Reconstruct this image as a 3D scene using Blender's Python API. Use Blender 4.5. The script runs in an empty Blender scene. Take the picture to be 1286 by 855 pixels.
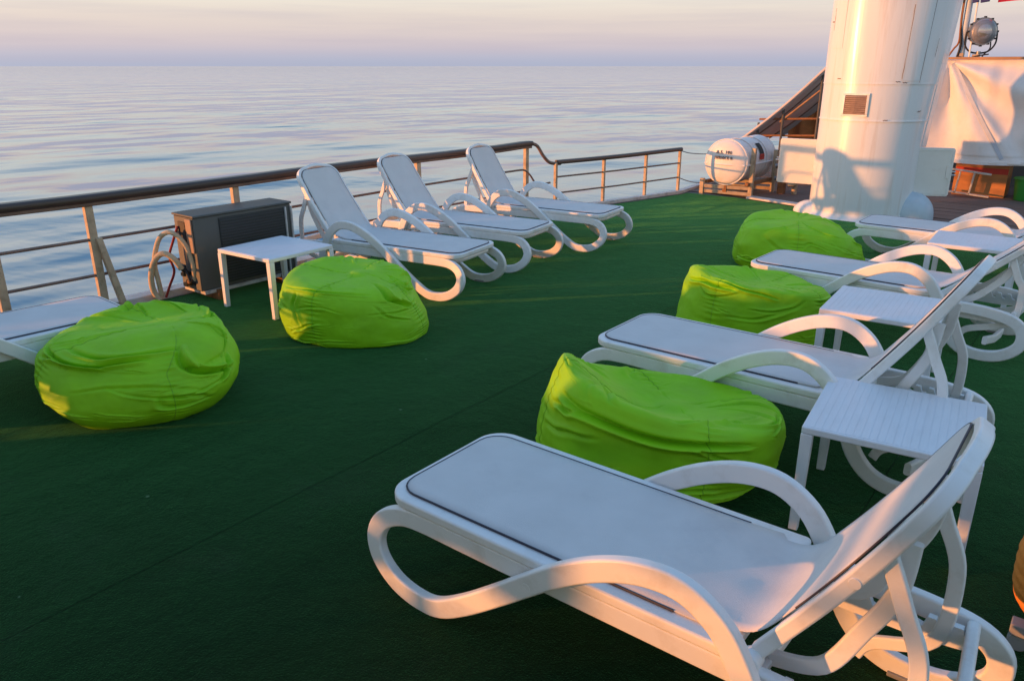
import bpy, bmesh, math, random
import numpy as np
from mathutils import Vector, Matrix, noise
R = math.radians
rnd = random.Random(7)
scene = bpy.context.scene
col = scene.collection

# ------------------------------------------------------------------ camera
cam_d = bpy.data.cameras.new('camera'); cam = bpy.data.objects.new('camera', cam_d); col.objects.link(cam)
cam.location = (0, 0, 1.8); cam.rotation_euler = (R(90 - 19.43), 0, R(38))
cam_d.sensor_width = 36; cam_d.lens = 27.3; cam_d.clip_start = .05; cam_d.clip_end = 90000
scene.camera = cam

# ------------------------------------------------------------------ sky and sun
SUN_AZ, SUN_EL = 229.0, 1.7            # direction towards the sun, degrees from +X, counter-clockwise
sun_dir = Vector((math.cos(R(SUN_AZ)) * math.cos(R(SUN_EL)), math.sin(R(SUN_AZ)) * math.cos(R(SUN_EL)), math.sin(R(SUN_EL))))
def lin(r, g, b):
    f = lambda c: (c / 255 / 12.92) if c / 255 <= .04045 else ((c / 255 + .055) / 1.055) ** 2.4
    return (f(r), f(g), f(b), 1)
world = bpy.data.worlds.new('World'); scene.world = world; world.use_nodes = True
nt = world.node_tree; N = nt.nodes; L = nt.links; N.clear()
out = N.new('ShaderNodeOutputWorld')
tc = N.new('ShaderNodeTexCoord'); sep = N.new('ShaderNodeSeparateXYZ'); L.new(tc.outputs['Generated'], sep.inputs[0])
ramp = N.new('ShaderNodeValToRGB'); ramp.color_ramp.interpolation = 'B_SPLINE'
cr = ramp.color_ramp
stops = [(0, (174, 183, 207)), (.010, (182, 187, 208)), (.022, (206, 196, 206)), (.042, (224, 210, 206)), (.068, (232, 220, 210)),
         (.13, (262, 264, 246)), (.22, (248, 256, 252)), (.34, (146, 194, 228)), (.62, (122, 170, 218)), (1, (116, 164, 218))]
while len(cr.elements) < len(stops): cr.elements.new(.5)
for e, (p, c) in zip(cr.elements, stops): e.position = p; e.color = lin(*c)
L.new(sep.outputs['Z'], ramp.inputs[0])
# warm glow of the low sun, falling off with angle from it
dot = N.new('ShaderNodeVectorMath'); dot.operation = 'DOT_PRODUCT'; L.new(tc.outputs['Generated'], dot.inputs[0]); dot.inputs[1].default_value = sun_dir
mp = N.new('ShaderNodeMapRange'); mp.inputs[1].default_value = -.1; mp.inputs[2].default_value = 1; L.new(dot.outputs['Value'], mp.inputs[0])
pw = N.new('ShaderNodeMath'); pw.operation = 'POWER'; pw.inputs[1].default_value = 3; L.new(mp.outputs[0], pw.inputs[0])
gl = N.new('ShaderNodeMix'); gl.data_type = 'RGBA'; gl.blend_type = 'ADD'; gl.inputs[7].default_value = (.40, .28, .16, 1)
L.new(pw.outputs[0], gl.inputs[0]); L.new(ramp.outputs[0], gl.inputs[6])
# faint streaks of thin cloud
mapn = N.new('ShaderNodeMapping'); mapn.inputs['Scale'].default_value = (2, 2, 42); L.new(tc.outputs['Generated'], mapn.inputs[0])
cn = N.new('ShaderNodeTexNoise'); cn.inputs['Scale'].default_value = 2.2; cn.inputs['Detail'].default_value = 5; L.new(mapn.outputs[0], cn.inputs[0])
cm = N.new('ShaderNodeMapRange'); cm.inputs[1].default_value = .42; cm.inputs[2].default_value = .75; cm.inputs[4].default_value = .30; L.new(cn.outputs[0], cm.inputs[0])
cmx = N.new('ShaderNodeMix'); cmx.data_type = 'RGBA'; cmx.inputs[7].default_value = lin(186, 180, 198)
L.new(cm.outputs[0], cmx.inputs[0]); L.new(gl.outputs[2], cmx.inputs[6])
bg1 = N.new('ShaderNodeBackground'); bg1.inputs[1].default_value = .97; L.new(cmx.outputs[2], bg1.inputs[0])
sky = N.new('ShaderNodeTexSky'); sky.sky_type = 'NISHITA'; sky.sun_disc = False
sky.sun_elevation = R(SUN_EL); sky.sun_rotation = R(90 - SUN_AZ)
bg2 = N.new('ShaderNodeBackground'); bg2.inputs[1].default_value = .03; L.new(sky.outputs[0], bg2.inputs[0])
add = N.new('ShaderNodeAddShader'); L.new(bg1.outputs[0], add.inputs[0]); L.new(bg2.outputs[0], add.inputs[1]); L.new(add.outputs[0], out.inputs[0])
sl = bpy.data.lights.new('sun', 'SUN'); sl.energy = 5.0; sl.angle = R(.9); sl.color = (1, .36, .09)
so = bpy.data.objects.new('sun', sl); col.objects.link(so); so.rotation_euler = sun_dir.to_track_quat('Z', 'Y').to_euler()
scene.view_settings.view_transform = 'Standard'; scene.view_settings.look = 'None'
scene.view_settings.exposure = 0; scene.view_settings.gamma = 1

# ------------------------------------------------------------------ materials
def mat(name, base, rough=.5, var=.0, var_scale=8, bump=0, bump_scale=60, metal=0, dirt=None, dirt_amt=.0, dirt_scale=5, stretch=(1, 1, 1), sheen=0, sheen_tint=(1, 1, 1, 1), spec=.5, coat=0, detail=6):
    m = bpy.data.materials.new(name); m.use_nodes = True; n = m.node_tree.nodes; l = m.node_tree.links
    b = n['Principled BSDF']; b.inputs['Roughness'].default_value = rough; b.inputs['Metallic'].default_value = metal
    b.inputs['Specular IOR Level'].default_value = spec
    if sheen: b.inputs['Sheen Weight'].default_value = sheen; b.inputs['Sheen Roughness'].default_value = .4; b.inputs['Sheen Tint'].default_value = sheen_tint
    if coat: b.inputs['Coat Weight'].default_value = coat; b.inputs['Coat Roughness'].default_value = .15
    t = n.new('ShaderNodeTexCoord'); mpn = n.new('ShaderNodeMapping'); mpn.inputs['Scale'].default_value = stretch; l.new(t.outputs['Object'], mpn.inputs[0])
    base = tuple(base) + ((1,) if len(base) == 3 else ())
    no = n.new('ShaderNodeTexNoise'); no.inputs['Scale'].default_value = var_scale; no.inputs['Detail'].default_value = detail; l.new(mpn.outputs[0], no.inputs[0])
    mr = n.new('ShaderNodeMapRange'); mr.inputs[1].default_value = .3; mr.inputs[2].default_value = .7; mr.inputs[3].default_value = 1 - var; mr.inputs[4].default_value = 1 + var; l.new(no.outputs[0], mr.inputs[0])
    mx = n.new('ShaderNodeVectorMath'); mx.operation = 'SCALE'; mx.inputs[0].default_value = base[:3]; l.new(mr.outputs[0], mx.inputs['Scale'])
    cur = mx.outputs[0]
    if dirt:
        d = n.new('ShaderNodeTexNoise'); d.inputs['Scale'].default_value = dirt_scale; d.inputs['Detail'].default_value = 9; d.inputs['Roughness'].default_value = .65; l.new(mpn.outputs[0], d.inputs[0])
        dr = n.new('ShaderNodeMapRange'); dr.inputs[1].default_value = .52; dr.inputs[2].default_value = .75; dr.inputs[4].default_value = dirt_amt; l.new(d.outputs[0], dr.inputs[0])
        mm = n.new('ShaderNodeMix'); mm.data_type = 'RGBA'; mm.inputs[7].default_value = tuple(dirt) + (1,); l.new(dr.outputs[0], mm.inputs[0]); l.new(cur, mm.inputs[6]); cur = mm.outputs[2]
    l.new(cur, b.inputs['Base Color'])
    rr = n.new('ShaderNodeMapRange'); rr.inputs[3].default_value = max(0, rough - .08); rr.inputs[4].default_value = min(1, rough + .08); l.new(no.outputs[0], rr.inputs[0]); l.new(rr.outputs[0], b.inputs['Roughness'])
    if bump:
        bn = n.new('ShaderNodeTexNoise'); bn.inputs['Scale'].default_value = bump_scale; bn.inputs['Detail'].default_value = 4; l.new(mpn.outputs[0], bn.inputs[0])
        bp = n.new('ShaderNodeBump'); bp.inputs['Strength'].default_value = bump; bp.inputs['Distance'].default_value = .01; l.new(bn.outputs[0], bp.inputs['Height']); l.new(bp.outputs[0], b.inputs['Normal'])
    return m
M = {}
M['plastic'] = mat('white_plastic', (.84, .84, .83), .40, .03, 4, .05, 160, dirt=(.56, .50, .42), dirt_amt=.45, dirt_scale=9)
M['fabric'] = mat('sling_fabric', (.70, .69, .68), .78, .05, 5, .25, 420, dirt=(.46, .45, .46), dirt_amt=.35, dirt_scale=3.5, spec=.3)
M['piping'] = mat('navy_piping', (.02, .022, .045), .5, .1)
M['table'] = mat('table_white', (.78, .80, .84), .5, .03, 5, .08, 60, dirt=(.55, .56, .58), dirt_amt=.2, dirt_scale=7, stretch=(5, 1, 1))
M['bean'] = mat('lime_nylon', (.285, .64, .008), .58, .07, 7, .14, 240, spec=.3, dirt=(.17, .40, .02), dirt_amt=.35, dirt_scale=2.5)
M['seam'] = mat('lime_seam', (.20, .46, .006), .6, .1, 30, .3, 200)
M['cap'] = mat('rail_cap_brown', (.085, .056, .046), .42, .35, 3, .3, 60, dirt=(.03, .025, .02), dirt_amt=.6, stretch=(1, .2, 1))
M['post'] = mat('post_tan_paint', (.50, .38, .26), .5, .2, 12, .3, 70, dirt=(.16, .08, .04), dirt_amt=.8, dirt_scale=9)
M['midrail'] = mat('rail_brown_paint', (.20, .12, .09), .45, .25, 9, .2, 80)
M['ac'] = mat('aged_grey_metal', (.105, .11, .105), .55, .08, 5, .1, 60, dirt=(.20, .13, .08), dirt_amt=.6, dirt_scale=6)
M['fin'] = mat('dark_fins', (.035, .04, .043), .6, .1)
M['grill'] = mat('dark_grille', (.045, .05, .055), .5, .1)
M['hose'] = mat('insulated_hose', (.62, .47, .30), .75, .15, 20, .5, 60, dirt=(.25, .16, .1), dirt_amt=.6)
M['red'] = mat('red_cable', (.35, .02, .015), .5, .1)
M['rust'] = mat('rusty_metal', (.30, .13, .05), .75, .4, 14, .5, 60, dirt=(.10, .04, .02), dirt_amt=.8, dirt_scale=14)
M['steelwhite'] = mat('white_ship_paint', (.80, .83, .84), .32, .03, 3, .16, 7, dirt=(.52, .42, .32), dirt_amt=.50, dirt_scale=3, stretch=(3, 3, .22), coat=.3)
M['panelwhite'] = mat('white_hatch_paint', (.80, .79, .74), .4, .03, 4, .08, 12, dirt=(.50, .40, .30), dirt_amt=.25, dirt_scale=4)
M['crack'] = mat('rust_crack', (.14, .07, .04), .8, .3, 40)
M['louvre'] = mat('louvre_brown', (.34, .22, .16), .55, .15, 20)
M['curb'] = mat('white_curb_paint', (.60, .58, .56), .55, .12, 6, .3, 40, dirt=(.22, .18, .15), dirt_amt=.8, dirt_scale=9)
M['canvas'] = mat('white_canvas', (.80, .78, .78), .8, .04, 4, .25, 150, dirt=(.62, .58, .55), dirt_amt=.4, dirt_scale=2.5, spec=.2)
M['stripe'] = mat('canvas_blue_hem', (.50, .56, .66), .75, .06, 10)
M['awning'] = mat('grey_awning', (.58, .54, .52), .8, .15, 4, .3, 60)
M['awnedge'] = mat('pale_awning_edge', (.62, .56, .54), .7, .1)
M['timber'] = mat('weathered_plank', (.17, .115, .095), .75, .3, 3, .4, 30, stretch=(.25, 5, 1))
M['dark'] = mat('dark_rubber', (.018, .018, .02), .6, .15)
M['raft'] = mat('raft_grp_white', (.78, .76, .76), .4, .04, 6, .06, 30, dirt=(.55, .45, .36), dirt_amt=.4, dirt_scale=4)
M['print'] = mat('grey_print', (.16, .15, .17), .6)
M['cardboard'] = mat('cardboard', (.46, .20, .07), .85, .15, 6, .2, 40, stretch=(1, 1, 3))
M['redprint'] = mat('red_print', (.50, .05, .03), .7, .15, 10)
M['alu'] = mat('aluminium', (.72, .68, .62), .35, .1, 20, metal=.7)
M['greenbin'] = mat('green_plastic', (.03, .26, .03), .45, .08)
M['bolt'] = mat('grey_metal', (.30, .30, .31), .45, .15, metal=.6)
M['lens'] = mat('lamp_glass', (.45, .42, .42), .12, .05, metal=.6)
M['paleblue'] = mat('pale_blue_paint', (.50, .60, .68), .45, .06)
M['blue'] = mat('navy_blue_paint', (.02, .03, .16), .45, .06)
M['flag'] = mat('red_flag', (.55, .02, .05), .8, .1)
M['brownwood'] = mat('varnished_rail', (.42, .24, .13), .5, .2, 10, stretch=(.3, 3, 3))
M['foot'] = mat('grey_foot_plastic', (.30, .30, .30), .6, .1)
M['orange'] = mat('orange_fabric', (.80, .26, .04), .7, .1, 20, .4, 60)
M['hull'] = mat('hull_white', (.7, .7, .7), .5, .05)
M['steel'] = mat('grey_deck_steel', (.10, .095, .09), .6, .2, 3, .3, 20)
# carpet
def carpet_mat():
    m = bpy.data.materials.new('green_deck_carpet'); m.use_nodes = True; n = m.node_tree.nodes; l = m.node_tree.links; b = n['Principled BSDF']
    g = n.new('ShaderNodeNewGeometry')
    def nz(s, d, r=.6):
        q = n.new('ShaderNodeTexNoise'); q.inputs['Scale'].default_value = s; q.inputs['Detail'].default_value = d; q.inputs['Roughness'].default_value = r; l.new(g.outputs['Position'], q.inputs[0]); return q
    a = nz(.9, 6); f = nz(150, 3); wv = nz(5, 6, .75)
    r1 = n.new('ShaderNodeMapRange'); r1.inputs[1].default_value = .3; r1.inputs[2].default_value = .7; r1.inputs[3].default_value = .75; r1.inputs[4].default_value = 1.25; l.new(a.outputs[0], r1.inputs[0])
    r2 = n.new('ShaderNodeMapRange'); r2.inputs[1].default_value = .3; r2.inputs[2].default_value = .7; r2.inputs[3].default_value = .45; r2.inputs[4].default_value = 1.55; l.new(f.outputs[0], r2.inputs[0])
    r3 = n.new('ShaderNodeMapRange'); r3.inputs[1].default_value = .3; r3.inputs[2].default_value = .7; r3.inputs[3].default_value = .8; r3.inputs[4].default_value = 1.2; l.new(wv.outputs[0], r3.inputs[0])
    m1 = n.new('ShaderNodeMath'); m1.operation = 'MULTIPLY'; l.new(r1.outputs[0], m1.inputs[0]); l.new(r2.outputs[0], m1.inputs[1])
    m2 = n.new('ShaderNodeMath'); m2.operation = 'MULTIPLY'; l.new(m1.outputs[0], m2.inputs[0]); l.new(r3.outputs[0], m2.inputs[1])
    sc = n.new('ShaderNodeVectorMath'); sc.operation = 'SCALE'; sc.inputs[0].default_value = (.0026, .018, .0032); l.new(m2.outputs[0], sc.inputs['Scale'])
    # sparse pale specks of lint
    vo = n.new('ShaderNodeTexVoronoi'); vo.inputs['Scale'].default_value = 3.2; l.new(g.outputs['Position'], vo.inputs[0])
    ls = n.new('ShaderNodeMath'); ls.operation = 'LESS_THAN'; ls.inputs[1].default_value = .028; l.new(vo.outputs['Distance'], ls.inputs[0])
    mx = n.new('ShaderNodeMix'); mx.data_type = 'RGBA'; mx.inputs[7].default_value = (.10, .16, .10, 1); l.new(ls.outputs[0], mx.inputs[0]); l.new(sc.outputs[0], mx.inputs[6])
    st = nz(1.7, 8, .7); sr_ = n.new('ShaderNodeMapRange'); sr_.inputs[1].default_value = .53; sr_.inputs[2].default_value = .66; sr_.inputs[4].default_value = .75; l.new(st.outputs[0], sr_.inputs[0])
    ms_ = n.new('ShaderNodeMix'); ms_.data_type = 'RGBA'; ms_.inputs[7].default_value = (.010, .022, .009, 1); l.new(sr_.outputs[0], ms_.inputs[0]); l.new(mx.outputs[2], ms_.inputs[6])
    l.new(ms_.outputs[2], b.inputs['Base Color'])
    b.inputs['Roughness'].default_value = .95; b.inputs['Specular IOR Level'].default_value = .15
    b.inputs['Sheen Weight'].default_value = .58; b.inputs['Sheen Roughness'].default_value = .35; b.inputs['Sheen Tint'].default_value = (.20, .85, .26, 1)
    bp = n.new('ShaderNodeBump'); bp.inputs['Strength'].default_value = .7; bp.inputs['Distance'].default_value = .006; l.new(f.outputs[0], bp.inputs['Height'])
    bp2 = n.new('ShaderNodeBump'); bp2.inputs['Strength'].default_value = .5; bp2.inputs['Distance'].default_value = .02; l.new(wv.outputs[0], bp2.inputs['Height']); l.new(bp.outputs[0], bp2.inputs['Normal'])
    l.new(bp2.outputs[0], b.inputs['Normal']); return m
M['carpet'] = carpet_mat()
def sea_mat():
    m = bpy.data.materials.new('sea_water'); m.use_nodes = True; n = m.node_tree.nodes; l = m.node_tree.links; b = n['Principled BSDF']
    b.inputs['Base Color'].default_value = (.016, .17, .30, 1); b.inputs['Roughness'].default_value = .05; b.inputs['IOR'].default_value = 1.42
    g = n.new('ShaderNodeNewGeometry')
    def nz(sx, sy, s, d, rot=0):
        mp_ = n.new('ShaderNodeMapping'); mp_.inputs['Scale'].default_value = (sx, sy, 1); mp_.inputs['Rotation'].default_value = (0, 0, rot); l.new(g.outputs['Position'], mp_.inputs[0])
        q = n.new('ShaderNodeTexNoise'); q.inputs['Scale'].default_value = s; q.inputs['Detail'].default_value = d; q.inputs['Roughness'].default_value = .5; l.new(mp_.outputs[0], q.inputs[0]); return q
    w1 = nz(1, .4, .15, 1.6, R(-38)); w2 = nz(.5, 1, .45, 2.5, R(-30)); w3 = nz(1, .7, .035, 2, R(-50))
    cn_ = nz(1, .5, .02, 2, R(-38)); calm = n.new('ShaderNodeMapRange'); calm.inputs[1].default_value = .38; calm.inputs[2].default_value = .62; calm.inputs[3].default_value = .35; calm.inputs[4].default_value = 1.15; l.new(cn_.outputs[0], calm.inputs[0])
    cur = None
    for w, d in ((w3, 2.6), (w1, .66), (w2, .10)):
        bp = n.new('ShaderNodeBump'); bp.inputs['Strength'].default_value = 1; bp.inputs['Distance'].default_value = d
        if w is w3: l.new(w.outputs[0], bp.inputs['Height'])
        else:
            mu = n.new('ShaderNodeMath'); mu.operation = 'MULTIPLY'; l.new(w.outputs[0], mu.inputs[0]); l.new(calm.outputs[0], mu.inputs[1]); l.new(mu.outputs[0], bp.inputs['Height'])
        if cur: l.new(cur, bp.inputs['Normal'])
        cur = bp.outputs[0]
    l.new(cur, b.inputs['Normal']); return m
M['sea'] = sea_mat()

# ------------------------------------------------------------------ mesh helpers
class MB:
    def __init__(s): s.v = []; s.f = []
    def add(s, vs, fs):
        o = len(s.v); s.v += [tuple(v) for v in vs]; s.f += [tuple(i + o for i in f) for f in fs]; return s
    def box(s, x0, x1, y0, y1, z0, z1, mtx=None, taper=None):
        vs = [Vector(p) for p in ((x0, y0, z0), (x1, y0, z0), (x1, y1, z0), (x0, y1, z0), (x0, y0, z1), (x1, y0, z1), (x1, y1, z1), (x0, y1, z1))]
        if mtx: vs = [mtx @ v for v in vs]
        return s.add(vs, [(0, 3, 2, 1), (4, 5, 6, 7), (0, 1, 5, 4), (1, 2, 6, 5), (2, 3, 7, 6), (3, 0, 4, 7)])
    def beam(s, a, b, w, h, up=(0, 0, 1)):
        a, b = Vector(a), Vector(b); d = (b - a).normalized(); u = Vector(up)
        if abs(d.dot(u)) > .95: u = Vector((1, 0, 0))
        l_ = d.cross(u).normalized(); u = l_.cross(d).normalized()
        vs = [p + l_ * (w / 2 * i) + u * (h / 2 * j) for p in (a, b) for i, j in ((-1, -1), (1, -1), (1, 1), (-1, 1))]
        return s.add(vs, [(0, 1, 2, 3), (4, 7, 6, 5), (0, 4, 5, 1), (1, 5, 6, 2), (2, 6, 7, 3), (3, 7, 4, 0)])
    def tube(s, pts, r, n=10, closed=False, caps=True, rad=None):
        pts = [Vector(p) for p in pts]; k = len(pts); rings = []; prev = None
        for i, p in enumerate(pts):
            a = pts[i - 1] if (i > 0 or closed) else p; b = pts[(i + 1) % k] if (i < k - 1 or closed) else p
            t = (b - a).normalized()
            if prev is None:
                u = t.cross(Vector((0, 0, 1)));
                if u.length < .1: u = t.cross(Vector((1, 0, 0)))
            else: u = prev - t * prev.dot(t)
            u.normalize(); prev = u; w = t.cross(u); rr = rad[i] if rad else r
            rings.append([p + u * math.cos(2 * math.pi * j / n) * rr + w * math.sin(2 * math.pi * j / n) * rr for j in range(n)])
        vs = [v for q in rings for v in q]; fs = []
        for i in range(k if closed else k - 1):
            for j in range(n):
                a0 = i * n + j; a1 = i * n + (j + 1) % n; b0 = ((i + 1) % k) * n + j; b1 = ((i + 1) % k) * n + (j + 1) % n
                fs.append((a0, a1, b1, b0))
        if caps and not closed: fs.append(tuple(range(n))[::-1]); fs.append(tuple((k - 1) * n + j for j in range(n)))
        return s.add(vs, fs)
    def ribbon(s, pts, w, h, lat=(0, 1, 0), closed=False, rnd_=.35):
        # rounded rectangle section: w along lateral, h in the plane of the path
        pts = [Vector(p) for p in pts]; k = len(pts); lat = Vector(lat); sec = []
        r = min(w, h) * rnd_
        for cx, cz, a0 in ((w / 2 - r, h / 2 - r, 0), (-w / 2 + r, h / 2 - r, 90), (-w / 2 + r, -h / 2 + r, 180), (w / 2 - r, -h / 2 + r, 270)):
            for a in (0, 22.5, 45, 67.5, 90): sec.append((cx + r * math.cos(R(a0 + a)), cz + r * math.sin(R(a0 + a))))
        n = len(sec); vs = []; fs = []
        for i, p in enumerate(pts):
            a = pts[i - 1] if (i > 0 or closed) else p; b = pts[(i + 1) % k] if (i < k - 1 or closed) else p
            t = (b - a).normalized(); u = t.cross(lat).normalized(); l2 = u.cross(t).normalized()
            vs += [p + l2 * x + u * z for x, z in sec]
        for i in range(k if closed else k - 1):
            for j in range(n):
                fs.append((i * n + j, i * n + (j + 1) % n, ((i + 1) % k) * n + (j + 1) % n, ((i + 1) % k) * n + j))
        if not closed: fs.append(tuple(range(n))[::-1]); fs.append(tuple((k - 1) * n + j for j in range(n)))
        return s.add(vs, fs)
    def grid(s, fn, nu, nv, cu=False, cap=False):
        vs = [fn(i / (nu if cu else nu - 1), j / (nv - 1)) for j in range(nv) for i in range(nu)]; fs = []
        for j in range(nv - 1):
            for i in range(nu if cu else nu - 1):
                i2 = (i + 1) % nu; fs.append((j * nu + i, j * nu + i2, (j + 1) * nu + i2, (j + 1) * nu + i))
        if cap: fs.append(tuple(range(nu))[::-1]); fs.append(tuple((nv - 1) * nu + i for i in range(nu)))
        return s.add(vs, fs)
    def prism(s, poly, z0, z1, mtx=None):
        n = len(poly); vs = [Vector((x, y, z0)) for x, y in poly] + [Vector((x, y, z1)) for x, y in poly]
        if mtx: vs = [mtx @ v for v in vs]
        return s.add(vs, [tuple(range(n))[::-1], tuple(range(n, 2 * n))] + [(i, (i + 1) % n, n + (i + 1) % n, n + i) for i in range(n)])
    def build(s, name, m, parent=None, bevel=0, smooth=40, seg=2):
        me = bpy.data.meshes.new(name); me.from_pydata(s.v, [], s.f); me.update()
        bm = bmesh.new(); bm.from_mesh(me); bmesh.ops.recalc_face_normals(bm, faces=bm.faces); bm.to_mesh(me); bm.free()
        if smooth: me.shade_smooth(); me.set_sharp_from_angle(angle=R(smooth))
        me.materials.append(m if not isinstance(m, str) else M[m])
        o = bpy.data.objects.new(name, me); col.objects.link(o)
        if parent: o.parent = parent
        if bevel:
            b = o.modifiers.new('bevel', 'BEVEL'); b.width = bevel; b.segments = seg; b.limit_method = 'ANGLE'; b.angle_limit = R(35)
        if smooth: w = o.modifiers.new('wn', 'WEIGHTED_NORMAL'); w.keep_sharp = True
        return o
def cr_path(pts, n=8, closed=False):
    pts = [Vector(p) for p in pts]; k = len(pts); o = []
    for i in range(k if closed else k - 1):
        if closed: a, b, c_, d = pts[i - 1], pts[i], pts[(i + 1) % k], pts[(i + 2) % k]
        else: a, b, c_, d = pts[max(i - 1, 0)], pts[i], pts[i + 1], pts[min(i + 2, k - 1)]
        for j in range(n):
            t = j / n; o.append(.5 * ((2 * b) + (c_ - a) * t + (2 * a - 5 * b + 4 * c_ - d) * t * t + (3 * b - a - 3 * c_ + d) * t ** 3))
    if not closed: o.append(pts[-1])
    return o
def round_rect(x0, x1, y0, y1, r, n=6):
    if not isinstance(r, (list, tuple)): r = [r] * 4   # corners: (x1,y1),(x0,y1),(x0,y0),(x1,y0)
    o = []
    for (cx, cy, a0), q in zip(((x1, y1, 0), (x0, y1, 90), (x0, y0, 180), (x1, y0, 270)), r):
        sx = -1 if cx == x1 else 1; sy = -1 if cy == y1 else 1
        for i in range(n + 1): a = R(a0 + 90 * i / n); o.append((cx + sx * q + q * math.cos(a), cy + sy * q + q * math.sin(a)))
    return o
def empty(name, loc, rz, label, cat, group=None):
    o = bpy.data.objects.new(name, None); col.objects.link(o); o.location = loc; o.rotation_euler = (0, 0, rz); o.empty_display_size = .1
    tag(o, label, cat, group); return o
def tag(o, label=None, cat=None, group=None, kind=None):
    if label: o['label'] = label
    if cat: o['category'] = cat
    if group: o['group'] = group
    if kind: o['kind'] = kind
    return o
def copy_tree(o, parent=None):
    c_ = o.copy(); col.objects.link(c_)
    if parent: c_.parent = parent
    for ch in o.children: copy_tree(ch, c_)
    return c_

# ------------------------------------------------------------------ sea, hull, decks
def disc(z):
    b = MB(); vs = [(0, 0, z)]; rings = [60, 400, 3000, 20000, 70000]; n = 96
    for r in rings: vs += [(r * math.cos(2 * math.pi * i / n), r * math.sin(2 * math.pi * i / n), z) for i in range(n)]
    fs = [(0, 1 + i, 1 + (i + 1) % n) for i in range(n)]
    for k in range(len(rings) - 1):
        for i in range(n): fs.append((1 + k * n + i, 1 + (k + 1) * n + i, 1 + (k + 1) * n + (i + 1) % n, 1 + k * n + (i + 1) % n))
    return b.add(vs, fs)
tag(disc(-9.0).build('sea', 'sea', smooth=0), kind='structure')
edge = [(-6.2, -14), (-6.2, 7.9), (-5.93, 8.45), (-5.33, 10.8), (-5.45, 12.6), (-5.75, 20), (-4.6, 27), (0, 34), (4.6, 27), (6.4, 18), (6.4, -14)]
b = MB(); b.prism([(x * .985, y) for x, y in edge], -9.6, -.16); tag(b.build('ship_hull', 'hull'), kind='structure')
b = MB(); b.prism(edge, -.15, -.012); tag(b.build('deck_plating', 'steel'), kind='structure')
carpet = bpy.data.objects.new('deck_carpet', None); col.objects.link(carpet); tag(carpet, kind='structure')
XS = [-6.0, -4.32, -2.63, -.6, 1.4, 3.4, 6.2]
def wobble(x0, x1, y0f, y1f, nx=8, ny=60):
    b = MB()
    def far(x): return 10.93 if x < -4.4 else (10.93 - (x + 4.4) * .26 if x < -3.2 else 10.62 if x < -2 else 10.58)
    def fn(u, v):
        x = x0 + (x1 - x0) * u; ya = y0f; yb = min(y1f, far(x)); y = ya + (yb - ya) * v
        if x < -5.2 and y > 8.0: x = max(x, -5.82 + (y - 8.0) * .235)
        e = min(u, 1 - u, .06) / .06
        z = .004 * noise.noise(Vector((x * 1.6, y * 1.1, 3))) + .0025 * noise.noise(Vector((x * 5, y * 3, 1))) + .003 * (1 - e) * (.4 + noise.noise(Vector((x, y * 2.1, 8))))
        return (x + (.004 * noise.noise(Vector((y * 1.3, x, 0)))), y, z + .001)
    b.grid(fn, nx, ny); return b
for i in range(len(XS) - 1):
    for (ya, yb) in ((-8, 8.07), (8.078, 12)):
        o = wobble(XS[i] + .0015, XS[i + 1] - .0015, ya, yb, 40, 160 if ya < 0 else 40).build('carpet_strip', 'carpet', carpet, smooth=80)
# timber deck beyond the carpet
timber = bpy.data.objects.new('timber_deck', None); col.objects.link(timber); tag(timber, kind='structure')
pw_ = .14; y = 10.7
while y < 19:
    b = MB(); xl = -5.25 - max(0, (y - 12.6)) * .03
    off = rnd.random() * 2; xs = [xl] + [xx for xx in (-3.2 + off - 1, -.6 + off - 1, 2.2 + off - 1) if xx > xl + .3] + [6.1]
    for xa, xb in zip(xs[:-1], xs[1:]):
        q = MB(); ya = y + .004
        if xa < -4.4 and y < 10.99: continue
        dz = rnd.uniform(-.003, .003); q.box(xa + .004, xb - .004, ya, y + pw_ - .004, -.010, .0 + dz - (.02 if y < 10.98 else 0)); q.build('plank', 'timber', timber)
    y += pw_
b = MB(); b.beam((-4.25, 11.03, .012), (-3.25, 10.77, .012), .16, .028); tag(b.build('door_threshold', 'curb', bevel=.004), 'flat grey metal strip where carpet meets the planks left of funnel', 'strip')
# curb along the side
curb_path = [(-6.13, -13.5), (-6.13, 7.85), (-5.9, 8.4), (-5.29, 10.85), (-5.42, 12.6)]
b = MB()
def offs(path, w0, w1):
    L_, R_ = [], []
    for i, (x, y) in enumerate(path):
        a = Vector(path[max(i - 1, 0)]); c_ = Vector(path[min(i + 1, len(path) - 1)]); d = (c_ - a).normalized(); nn = Vector((d.y, -d.x))
        L_.append((x + nn.x * w0, y + nn.y * w0)); R_.append((x + nn.x * w1, y + nn.y * w1))
    return L_ + R_[::-1]
b.prism(offs(curb_path[:2] , -.05, .09), -.011, .055)
b.prism(offs([(-6.13, 7.852), (-5.9, 8.4)], -.05, .07), -.011, .052)
b.prism(offs([(-5.897, 8.41), (-5.29, 10.85), (-5.42, 12.6)], -.04, .06), -.011, .038)
tag(b.build('deck_curb', 'curb', bevel=.006), kind='structure')

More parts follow.
